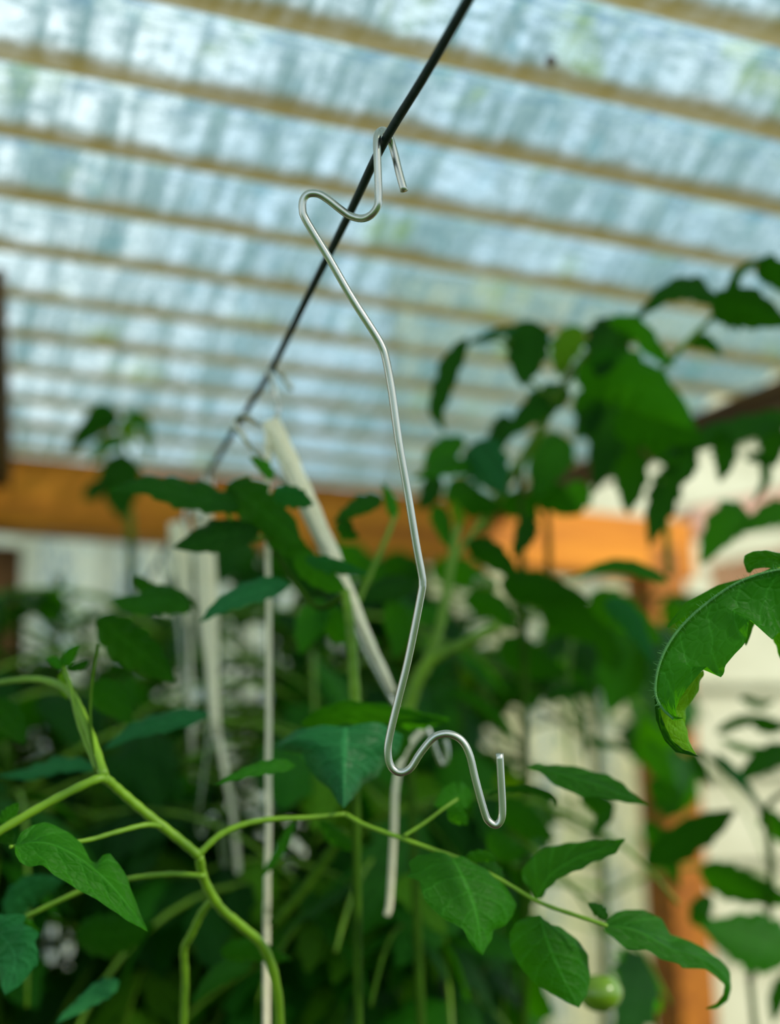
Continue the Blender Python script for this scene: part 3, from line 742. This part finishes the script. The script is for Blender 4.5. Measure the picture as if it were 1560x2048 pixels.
outline(e2, 1, [(1050, 1532), (1110, 1545), (1180, 1565), (1240, 1588), (1298, 1611)],
        [(1060, 1530), (1105, 1527), (1150, 1530), (1182, 1540), (1216, 1546), (1240, 1562), (1262, 1582), (1298, 1611)],
        [(1060, 1534), (1092, 1552), (1110, 1572), (1135, 1580), (1162, 1592), (1200, 1594), (1240, 1602), (1298, 1611)],
        .54, .53, da=.012, db=-.004, n=40, nv=7)
lf(e2, 0, [(975, 1590), (1030, 1577), (1080, 1584), (1108, 1598), (1113, 1615)], 8, .54, .54, jag=.05)
lf(e2, 1, [(945, 1590), (905, 1596), (868, 1612)], 32, .55, .55)
lf(e2, 1, [(895, 1622), (920, 1635), (935, 1650)], 18, .54)
lf(e2, 1, [(930, 1716), (965, 1712), (994, 1722)], 14, .525)
lf(e2, 0, [(1005, 1762), (985, 1735), (945, 1712)], 13, .53)
lf(e2, 1, [(600, 1448), (690, 1425), (790, 1430), (900, 1445)], 26, .58, .57, tilt=.5)
lf(e2, 1, [(780, 1420), (830, 1440), (900, 1438)], 22, .58, .57, tilt=.5)
lf(e2, 0, [(792, 1440), (800, 1480), (790, 1530)], 25, .60, .60)
lf(e2, 1, [(592, 1532), (545, 1533), (490, 1546), (427, 1570)], 16, .53, .52, tilt=.5)
lf(e2, 1, [(0, 1655), (20, 1628), (38, 1605)], 18, .50)
lf(e2, 0, [(-20, 1660), (10, 1670), (28, 1690)], 22, .50)
lf(e2, 2, [(-30, 1850), (10, 1880), (30, 1920), (10, 1990)], 68, .53, .52, jag=.3)
lf(e2, 1, [(0, 1860), (40, 1850), (80, 1862)], 22, .53)
lf(e2, 2, [(238, 1962), (190, 1990), (110, 2048)], 22, .58, .56, tilt=.4)
lf(e2, 1, [(130, 1335), (140, 1310), (160, 1288)], 14, .54); lf(e2, 1, [(130, 1338), (108, 1322), (92, 1318)], 12, .54); lf(e2, 0, [(135, 1340), (165, 1330), (178, 1320)], 10, .54); lf(e2, 3, [(130, 1340), (126, 1370), (134, 1400)], 12, .54)
lf(e2, 0, [(440, 1905), (500, 1900), (585, 1920)], 26, .60); lf(e2, 0, [(505, 1925), (440, 1950), (380, 2010)], 24, .62)
lf(e2, 1, [(590, 1640), (560, 1700), (520, 1760)], 12, .60); lf(e2, 0, [(640, 1640), (680, 1680), (740, 1700)], 18, .60)
lf(e2, 0, [(150, 1870), (230, 1868), (310, 1850)], 48, .66); lf(e2, 2, [(10, 1830), (60, 1780), (130, 1760)], 34, .60)

# 3: mid plant whose leaves cross the rafter, left of the sharp hook
e3, q3 = plant_root(710, 1425, .60, 'tomato plant whose dark leaves cross the orange rafter left of the sharp hook', 0.0018, (-0.02, 0.03))
stem(e3, [(712, 1425), (706, 1330), (700, 1250), (690, 1180)], 12, 9, .60, .60)
stem(e3, [(690, 1190), (640, 1215), (600, 1180), (560, 1120), (535, 1060), (530, 1000)], 7, 4, .60, .635, M_DSTEM)
stem(e3, [(540, 1080), (480, 1060), (450, 1020)], 5, 4, .62, .61, name='petiole')
stem(e3, [(540, 1075), (480, 1085), (430, 1090)], 4, 3, .62, .61, name='petiole')
stem(e3, [(700, 1240), (740, 1150), (775, 1070), (790, 1030)], 6, 4, .65, .66)
lf(e3, 0, [(480, 1015), (420, 1000), (350, 985), (290, 972), (215, 984)], 34, .61, .60, tilt=.45, jag=.3)
lf(e3, 0, [(520, 1062), (450, 1070), (400, 1082), (345, 1096)], 36, .61, .60, tilt=.35)
lf(e3, 0, [(455, 968), (500, 1000), (560, 1050), (605, 1090)], 50, .62, .60, tilt=.3, jag=.3)
lf(e3, 0, [(530, 1050), (575, 1085), (640, 1125)], 30, .62, .61)
lf(e3, 2, [(545, 985), (590, 995), (628, 1010)], 26, .59, .59, tilt=.5)
lf(e3, 0, [(450, 1002), (475, 985), (505, 962)], 16, .62)
lf(e3, 1, [(545, 960), (525, 930), (498, 915)], 14, .62)
lf(e3, 0, [(765, 998), (720, 1012), (665, 1045)], 22, .64, tilt=.4)
lf(e3, 1, [(790, 1040), (780, 1000), (765, 965)], 14, .66); lf(e3, 0, [(700, 1040), (690, 1060), (720, 1075)], 20, .64)
lf(e3, 2, [(610, 1118), (670, 1132), (738, 1148)], 18, .59, tilt=.5)
lf(e3, 1, [(590, 1110), (640, 1150), (700, 1190)], 30, .60)
lf(e3, 2, [(580, 1168), (520, 1180), (455, 1205), (398, 1245)], 26, .60, .58, tilt=.45)
lf(e3, 1, [(380, 1222), (330, 1200), (270, 1210), (218, 1198)], 30, .62, tilt=.4)
lf(e3, 0, [(270, 1152), (300, 1180), (355, 1190), (400, 1220)], 18, .63)
lf(e3, 0, [(195, 1235), (250, 1280), (300, 1320), (352, 1365)], 50, .60, .60, tilt=.35, jag=.3)
lf(e3, 0, [(180, 1370), (225, 1400), (265, 1450)], 38, .62)
lf(e3, 2, [(418, 1428), (350, 1440), (270, 1462), (205, 1500)], 22, .60, .59, tilt=.5)
lf(e3, 2, [(200, 1535), (120, 1530), (60, 1548), (-10, 1552)], 18, .60, tilt=.5)
lf(e3, 0, [(-20, 1400), (20, 1440), (50, 1490)], 36, .60)
lf(e3, 1, [(640, 1215), (690, 1260), (760, 1290)], 34, .68); lf(e3, 1, [(650, 1200), (620, 1250), (600, 1310)], 34, .68)
lf(e3, 0, [(830, 1170), (770, 1180), (720, 1200)], 30, .70); lf(e3, 1, [(780, 1200), (800, 1260), (790, 1320)], 32, .72)

# 4: plant behind the sharp hook with the pale fork
e4, q4 = plant_root(815, 1420, .72, 'tomato plant with pale forked stem just right of the sharp hook', 0.0020, (0.02, 0.03))
stem(e4, [(812, 1425), (835, 1360), (862, 1320), (930, 1285), (1000, 1250)], 15, 9, .72, .72, label='light green fork')
stem(e4, [(845, 1350), (872, 1280), (890, 1200), (905, 1110), (915, 1050)], 12, 7, .72, .74)
stem(e4, [(900, 1130), (935, 1080), (965, 1040)], 6, 4, .74, .75)
lf(e4, 0, [(1060, 1030), (1050, 1070), (1025, 1115)], 26, .78); lf(e4, 0, [(935, 1085), (985, 1110), (1045, 1165)], 30, .74)
lf(e4, 1, [(1340, 1165), (1240, 1132), (1130, 1158)], 17, .76, tilt=.5)
lf(e4, 1, [(870, 1010), (885, 1050), (900, 1100)], 22, .76); lf(e4, 3, [(905, 1000), (918, 1040), (912, 1080)], 12, .76)
lf(e4, 0, [(1000, 1165), (1080, 1180), (1180, 1200)], 42, .80); lf(e4, 1, [(930, 1195), (990, 1215), (1030, 1262)], 30, .76)
lf(e4, 0, [(1080, 1220), (1160, 1240), (1240, 1300)], 46, .84); lf(e4, 1, [(900, 1240), (850, 1230), (800, 1250)], 24, .76)
lf(e4, 0, [(1000, 1280), (1060, 1320), (1140, 1350)], 40, .84); lf(e4, 1, [(1180, 1190), (1250, 1230), (1330, 1290)], 40, .82)
lf(e4, 2, [(1210, 1200), (1260, 1240), (1310, 1330)], 26, .74); lf(e4, 0, [(1200, 1270), (1225, 1320), (1230, 1345)], 26, .86)
lf(e4, 0, [(1180, 1375), (1130, 1385), (1085, 1408)], 16, .86); lf(e4, 0, [(1140, 1340), (1170, 1370), (1185, 1400)], 16, .86)
lf(e4, 0, [(900, 1380), (950, 1400), (1010, 1450), (1040, 1500)], 12, .8, jag=.1)
lf(e4, 0, [(1150, 1390), (1165, 1450), (1170, 1530)], 9, .86, jag=.1); lf(e4, 0, [(1170, 1480), (1220, 1490), (1262, 1500)], 9, .86)
lf(e4, 0, [(1000, 1600), (1050, 1640), (1110, 1680)], 34, .70); lf(e4, 0, [(980, 1660), (1010, 1700), (1060, 1700)], 26, .66)
lf(e4, 0, [(1160, 1590), (1210, 1620), (1180, 1680)], 24, .70)

# 5: tall plant on the upper right in front of the roof
e5, q5 = plant_root(1040, 930, .86, 'tall tomato plant rising in front of the roof on the upper right', 0.0020, (-0.05, 0.03))
stem(e5, [(1030, 945), (1075, 870), (1110, 800), (1150, 740), (1190, 690), (1225, 640)], 11, 7, .86, .80)
stem(e5, [(960, 1060), (1000, 990), (1035, 930)], 11, 10, .88, .86)
stem(e5, [(1150, 735), (1240, 770), (1300, 760), (1350, 710), (1430, 630)], 7, 6, .82, .78)
stem(e5, [(1110, 800), (1060, 760), (1045, 690)], 5, 4, .84, .82, name='petiole'); stem(e5, [(1045, 700), (1000, 680), (930, 688)], 4, 3, .82, .80, name='petiole')
for a in [(0, [(935, 675), (905, 725), (884, 780), (874, 825), (890, 864)], 26, .80, .80), (2, [(1035, 655), (985, 668), (930, 690)], 11, .80, .80),
          (0, [(1062, 640), (1055, 700), (1046, 775)], 54, .81, .80), (3, [(1165, 655), (1130, 700), (1120, 758)], 36, .83, .82), (0, [(1235, 635), (1215, 690), (1195, 755)], 54, .80, .79),
          (1, [(1215, 640), (1270, 655), (1310, 700), (1352, 735)], 26, .79, .78), (1, [(1150, 760), (1230, 752), (1310, 790), (1395, 860)], 66, .80, .78),
          (0, [(1435, 610), (1385, 578), (1330, 590), (1268, 640)], 28, .78, .77), (0, [(1420, 618), (1490, 615), (1580, 650)], 52, .77, .76), (0, [(1455, 600), (1478, 545), (1535, 515)], 13, .78, .78),
          (0, [(1510, 540), (1550, 545), (1600, 600)], 36, .78, .78), (0, [(1370, 685), (1410, 684), (1448, 715)], 19, .79, .79), (0, [(1140, 780), (1080, 810), (1005, 880)], 36, .84, .83),
          (0, [(1015, 830), (1000, 870), (985, 915)], 28, .86, .85), (1, [(930, 880), (880, 905), (845, 930)], 28, .84, .83), (2, [(940, 890), (975, 930), (1010, 990)], 56, .82, .80),
          (1, [(950, 935), (890, 935), (822, 958)], 22, .82, .80), (1, [(1140, 880), (1100, 920), (1070, 1000)], 52, .88, .86), (0, [(1200, 800), (1215, 870), (1190, 985)], 50, .88, .86),
          (0, [(1225, 850), (1310, 850), (1410, 880)], 56, .82, .80), (0, [(1600, 830), (1500, 855), (1400, 880), (1310, 925)], 30, .84, .82), (0, [(1440, 860), (1450, 910), (1440, 965)], 30, .82, .82),
          (0, [(1370, 880), (1375, 930), (1362, 970)], 26, .82, .82), (0, [(1560, 850), (1545, 890), (1550, 935)], 34, .84, .84), (0, [(1490, 918), (1526, 920), (1530, 965), (1500, 1012)], 14, .84, .84),
          (0, [(1350, 930), (1325, 1000), (1298, 1095)], 38, .86, .85), (0, [(1240, 880), (1262, 950), (1255, 1030)], 44, .88, .87), (0, [(1060, 970), (1100, 990), (1160, 1030)], 40, .88, .88),
          (0, [(900, 960), (940, 1000), (1010, 1020)], 40, .88, .86), (1, [(1160, 960), (1150, 1000), (1110, 1030)], 36, .90, .90), (0, [(870, 940), (860, 990), (835, 1020)], 26, .86, .85),
          (1, [(1500, 1030), (1450, 1050), (1400, 1130)], 46, .86, .85), (1, [(1600, 1020), (1540, 1030), (1480, 1065)], 32, .86, .85), (0, [(1160, 780), (1180, 830), (1150, 880)], 40, .88, .88),
          (0, [(1000, 1010), (1040, 1010), (1080, 1040)], 34, .9, .9), (0, [(1290, 880), (1330, 900), (1350, 950)], 34, .86, .86)]:
    lf(e5, *a, tilt=.3, jag=.28)
stem(e5, [(1098, 1170), (1097, 1090), (1093, 1010)], 7, 6, .92, .90, M_DSTEM); stem(e5, [(1338, 1150), (1332, 1050), (1325, 960)], 7, 6, .88, .86)

# 6: little plant tip in front of the rafter on the left
e6, q6 = plant_root(262, 1080, 1.12, 'small tomato plant tip standing against the left part of the rafter', 0.003, (0.02, 0.02))
stem(e6, [(262, 1085), (256, 1000), (245, 900), (240, 850)], 9, 6, 1.12, 1.10)
for a in [(0, [(240, 830), (190, 850), (128, 912)], 30), (1, [(235, 835), (200, 815), (160, 850)], 14), (1, [(245, 820), (290, 850), (300, 925)], 16), (3, [(240, 840), (262, 860), (262, 900)], 16),
          (0, [(238, 905), (242, 970), (240, 1040)], 48), (0, [(210, 960), (185, 985), (165, 1000)], 20), (1, [(250, 880), (210, 890), (180, 930)], 18)]:
    lf(e6, *a, 1.10, 1.10)

# 7: plant in front of the post on the lower right
e7, q7 = plant_root(1500, 1960, .86, 'tomato plant with dark leaves in front of the cream boards at lower right', 0.0018, (0.03, 0.02))
stem(e7, [(1500, 1960), (1540, 1800), (1530, 1640), (1470, 1560), (1400, 1500)], 8, 5, .86, .84, M_DSTEM)
stem(e7, [(1525, 1625), (1560, 1590), (1620, 1570)], 6, 5, .84, .84, M_DSTEM, name='petiole')
for a in [(0, [(1290, 1728), (1350, 1690), (1420, 1650), (1472, 1620)], 42, .82), (1, [(1580, 1915), (1500, 1880), (1400, 1850)], 66, .84), (0, [(1400, 1735), (1480, 1770), (1600, 1810)], 40, .86),
          (0, [(1590, 1500), (1530, 1520), (1465, 1570)], 30, .86), (0, [(1385, 1500), (1400, 1540), (1425, 1575)], 16, .84), (2, [(1430, 1505), (1480, 1560), (1530, 1625)], 12, .84),
          (0, [(1430, 1465), (1490, 1440), (1560, 1440)], 14, .88), (0, [(1500, 1440), (1540, 1455), (1590, 1445)], 16, .88), (1, [(1440, 1480), (1500, 1500), (1560, 1490)], 10, .88),
          (0, [(1520, 1620), (1560, 1660), (1600, 1700)], 26, .86), (0, [(1300, 1560), (1340, 1600), (1330, 1640)], 30, .90), (1, [(1290, 1480), (1320, 1530), (1350, 1580)], 28, .90),
          (0, [(1420, 1790), (1400, 1830), (1440, 1860)], 26, .86), (0, [(1600, 1940), (1560, 1985), (1545, 2048)], 24, .86), (0, [(1290, 1640), (1330, 1700), (1360, 1780)], 26, .92),
          (0, [(1480, 1395), (1520, 1410), (1550, 1400)], 10, .9)]:
    d_ = a[3]; lf(e7, a[0], a[1], a[2], d_, d_-.01, tilt=.3)

# 8: the mass of plants behind
B = [(120, 1150, 1.10, 'blurred tomato plant at the far left below the rafter', 11, (0, 0, 1)), (330, 1230, 1.00, 'blurred tomato plant behind the straight twine bundles', 12, (0, 1)),
     (480, 1180, 1.25, 'bushy tomato plant by the back wall between the twine bundles and the long strand', 12, (0, 0, 1)), (620, 1210, .98, 'blurred tomato plant right of the long hanging strand', 12, (0, 1, 3)),
     (760, 1170, 1.22, 'tomato plant by the back wall directly behind the sharp hook', 12, (0, 1)), (900, 1220, 1.05, 'blurred tomato plant right of the sharp hook, below the rafter', 12, (0, 1, 1)),
     (1030, 1170, 1.28, 'tomato plant near the back wall below the brightest part of the rafter', 10, (0, 1)), (1180, 1200, 1.15, 'tomato plant left of the orange corner post', 9, (0, 1)),
     (20, 1500, .86, 'leafy tomato plant at the lower left border', 11, (0, 0, 1)), (260, 1560, .84, 'leafy tomato plant behind the forked bright green stem', 11, (0, 1, 3)),
     (620, 1640, .82, 'leafy tomato plant low behind the broad bluish leaflet', 11, (0, 0, 1)), (860, 1680, .84, 'leafy tomato plant low behind the foot of the sharp hook', 11, (0, 1, 3)),
     (1010, 1800, .92, 'leafy tomato plant low in front of the pale back wall', 9, (0, 1)), (440, 1750, .95, 'low tomato plant behind the lowest stem of the near plant', 11, (0, 3, 1)),
     (700, 1900, 1.1, 'low yellowish tomato plant at the middle of the lower border', 10, (3, 1)), (170, 1880, 1.05, 'low dark tomato plant in the lower left corner', 10, (0,))]
B += [(40, 1230, 1.12, 'tomato plant at the left border below the end of the rafter', 12, (0, 0, 1)), (180, 1215, 1.22, 'tomato plant left of the straight twine bundles, by the wall', 12, (0, 0, 1)),
      (410, 1170, 1.20, 'tomato plant directly behind the straight twine bundles', 12, (0, 0, 1)), (540, 1160, 1.12, 'tomato plant directly behind the long hanging strand', 12, (0, 0, 1)),
      (680, 1180, 1.12, 'tomato plant behind the lower part of the slanting twine bundle', 12, (0, 0, 1)), (820, 1190, 1.3, 'tomato plant behind the bend of the sharp hook', 12, (0, 0, 1))]
B += [(60, 1330, 1.30, 'tomato plant deep behind at the left, by the dark wooden post', 12, (0, 0, 1)), (230, 1290, 1.35, 'tomato plant by the back wall left of the straight twine bundles', 12, (0, 1)),
      (560, 1290, 1.38, 'tomato plant by the back wall just right of the long hanging strand', 12, (0, 0, 1)), (860, 1260, 1.40, 'tomato plant by the back wall right of the sharp hook', 12, (0, 1)),
      (700, 1400, 1.05, 'tomato plant between the long strand and the sharp hook', 12, (0, 0, 1)), (360, 1420, 1.15, 'tomato plant below the straight twine bundles', 12, (0, 1)),
      (120, 1650, 1.2, 'dark tomato plant low at the left behind the heart-shaped leaflet', 12, (0,)), (560, 1760, 1.2, 'dark tomato plant low behind the long hanging strand', 12, (0,)),
      (880, 1850, 1.25, 'dark tomato plant low behind the quilted leaflet', 12, (0, 0, 1))]
for i, (px, py, d, lab, nl, mis) in enumerate(B):
    bushy(px, py, d, lab, nl+6, mis, zbot=1.16, dmin=0.70, seed=100+i, size=0.066)

# 9: broad blurred leaves just under the rafter
e9, q9 = plant_root(560, 1260, 1.15, 'broad leaved tomato plant reaching up just under the middle of the rafter', 0.0022, (0.0, 0.03))
for ex, ey in ((420, 1130), (520, 1110), (640, 1130), (760, 1120), (860, 1140)):
    stem(e9, [(560, 1262), ((560+ex)/2, (1200+ey)/2+20), (ex, ey)], 7, 4, 1.15, 1.10, M_DSTEM, 'petiole')
for a in [(0, [(520, 1110), (460, 1120), (395, 1190)], 46), (0, [(420, 1130), (375, 1150), (330, 1215)], 34), (0, [(530, 1105), (590, 1130), (640, 1200)], 50), (1, [(640, 1130), (700, 1120), (790, 1170)], 42),
          (0, [(560, 1150), (500, 1190), (470, 1260)], 50), (0, [(760, 1120), (820, 1150), (860, 1220)], 40), (0, [(650, 1150), (640, 1210), (680, 1280)], 46), (1, [(860, 1140), (930, 1150), (1000, 1200)], 38),
          (0, [(440, 1200), (380, 1240), (350, 1310)], 46), (0, [(740, 1190), (760, 1250), (730, 1320)], 44)]:
    lf(e9, a[0], a[1], a[2], 1.12, 1.08)

# fruit hanging on the plants
def tomato(parent, px, py, d, rpx, m, lab):
    c = P(px, py, d); r_ = rpx/F*d; bm = bmesh.new(); bmesh.ops.create_uvsphere(bm, u_segments=20, v_segments=14, radius=1)
    v = []
    for q in bm.verts:
        a = math.atan2(q.co.y, q.co.x); rr = 1+0.04*math.cos(a*5)*(1-abs(q.co.z))
        z = q.co.z*0.86 - (0.18*math.exp(-((q.co.x**2+q.co.y**2)*9)) if q.co.z > 0 else 0)
        v.append(c+Vector((q.co.x*rr, q.co.y*rr, z))*r_)
    f = [tuple(x.index for x in fc.verts) for fc in bm.faces]; bm.free()
    o = new_obj('tomato', v, f, m, parent); o['label'] = lab
    mb = MB(); t = c+Vector((0, 0, r_*0.7))
    for k in range(5):
        a = k*1.256; dd = Vector((math.cos(a), math.sin(a), 0))
        mb.tube([t, t+dd*r_*0.35+Vector((0, 0, r_*0.1)), t+dd*r_*0.7+Vector((0, 0, -r_*0.02))], [r_*0.07, r_*0.08, r_*0.01], 5)
    mb.tube([t-Vector((0, 0, .001)), t+Vector((0, 0, r_*0.4)), t+Vector((r_*0.2, 0, r_*0.9))], r_*0.06, 6)
    s = MB(); s.v, s.f, s.uv = mb.v, mb.f, mb.uv
    base = Vector(parent.location); k_ = s.build('calyx', M_STEM); k_.parent = o; k_.matrix_parent_inverse = Matrix.Translation(-base)
    return o
tomato(e7, 1200, 1985, .62, 44, M_GREENTOM, 'round unripe green fruit')
tomato(e2, 412, 1885, .80, 38, M_GREENTOM, 'pale unripe fruit')
tomato(e4, 968, 1172, .80, 26, M_GREENTOM, 'small bright unripe fruit')
tomato(e2, 62, 1930, .80, 26, M_REDTOM, 'ripe red fruit deep in the leaves')
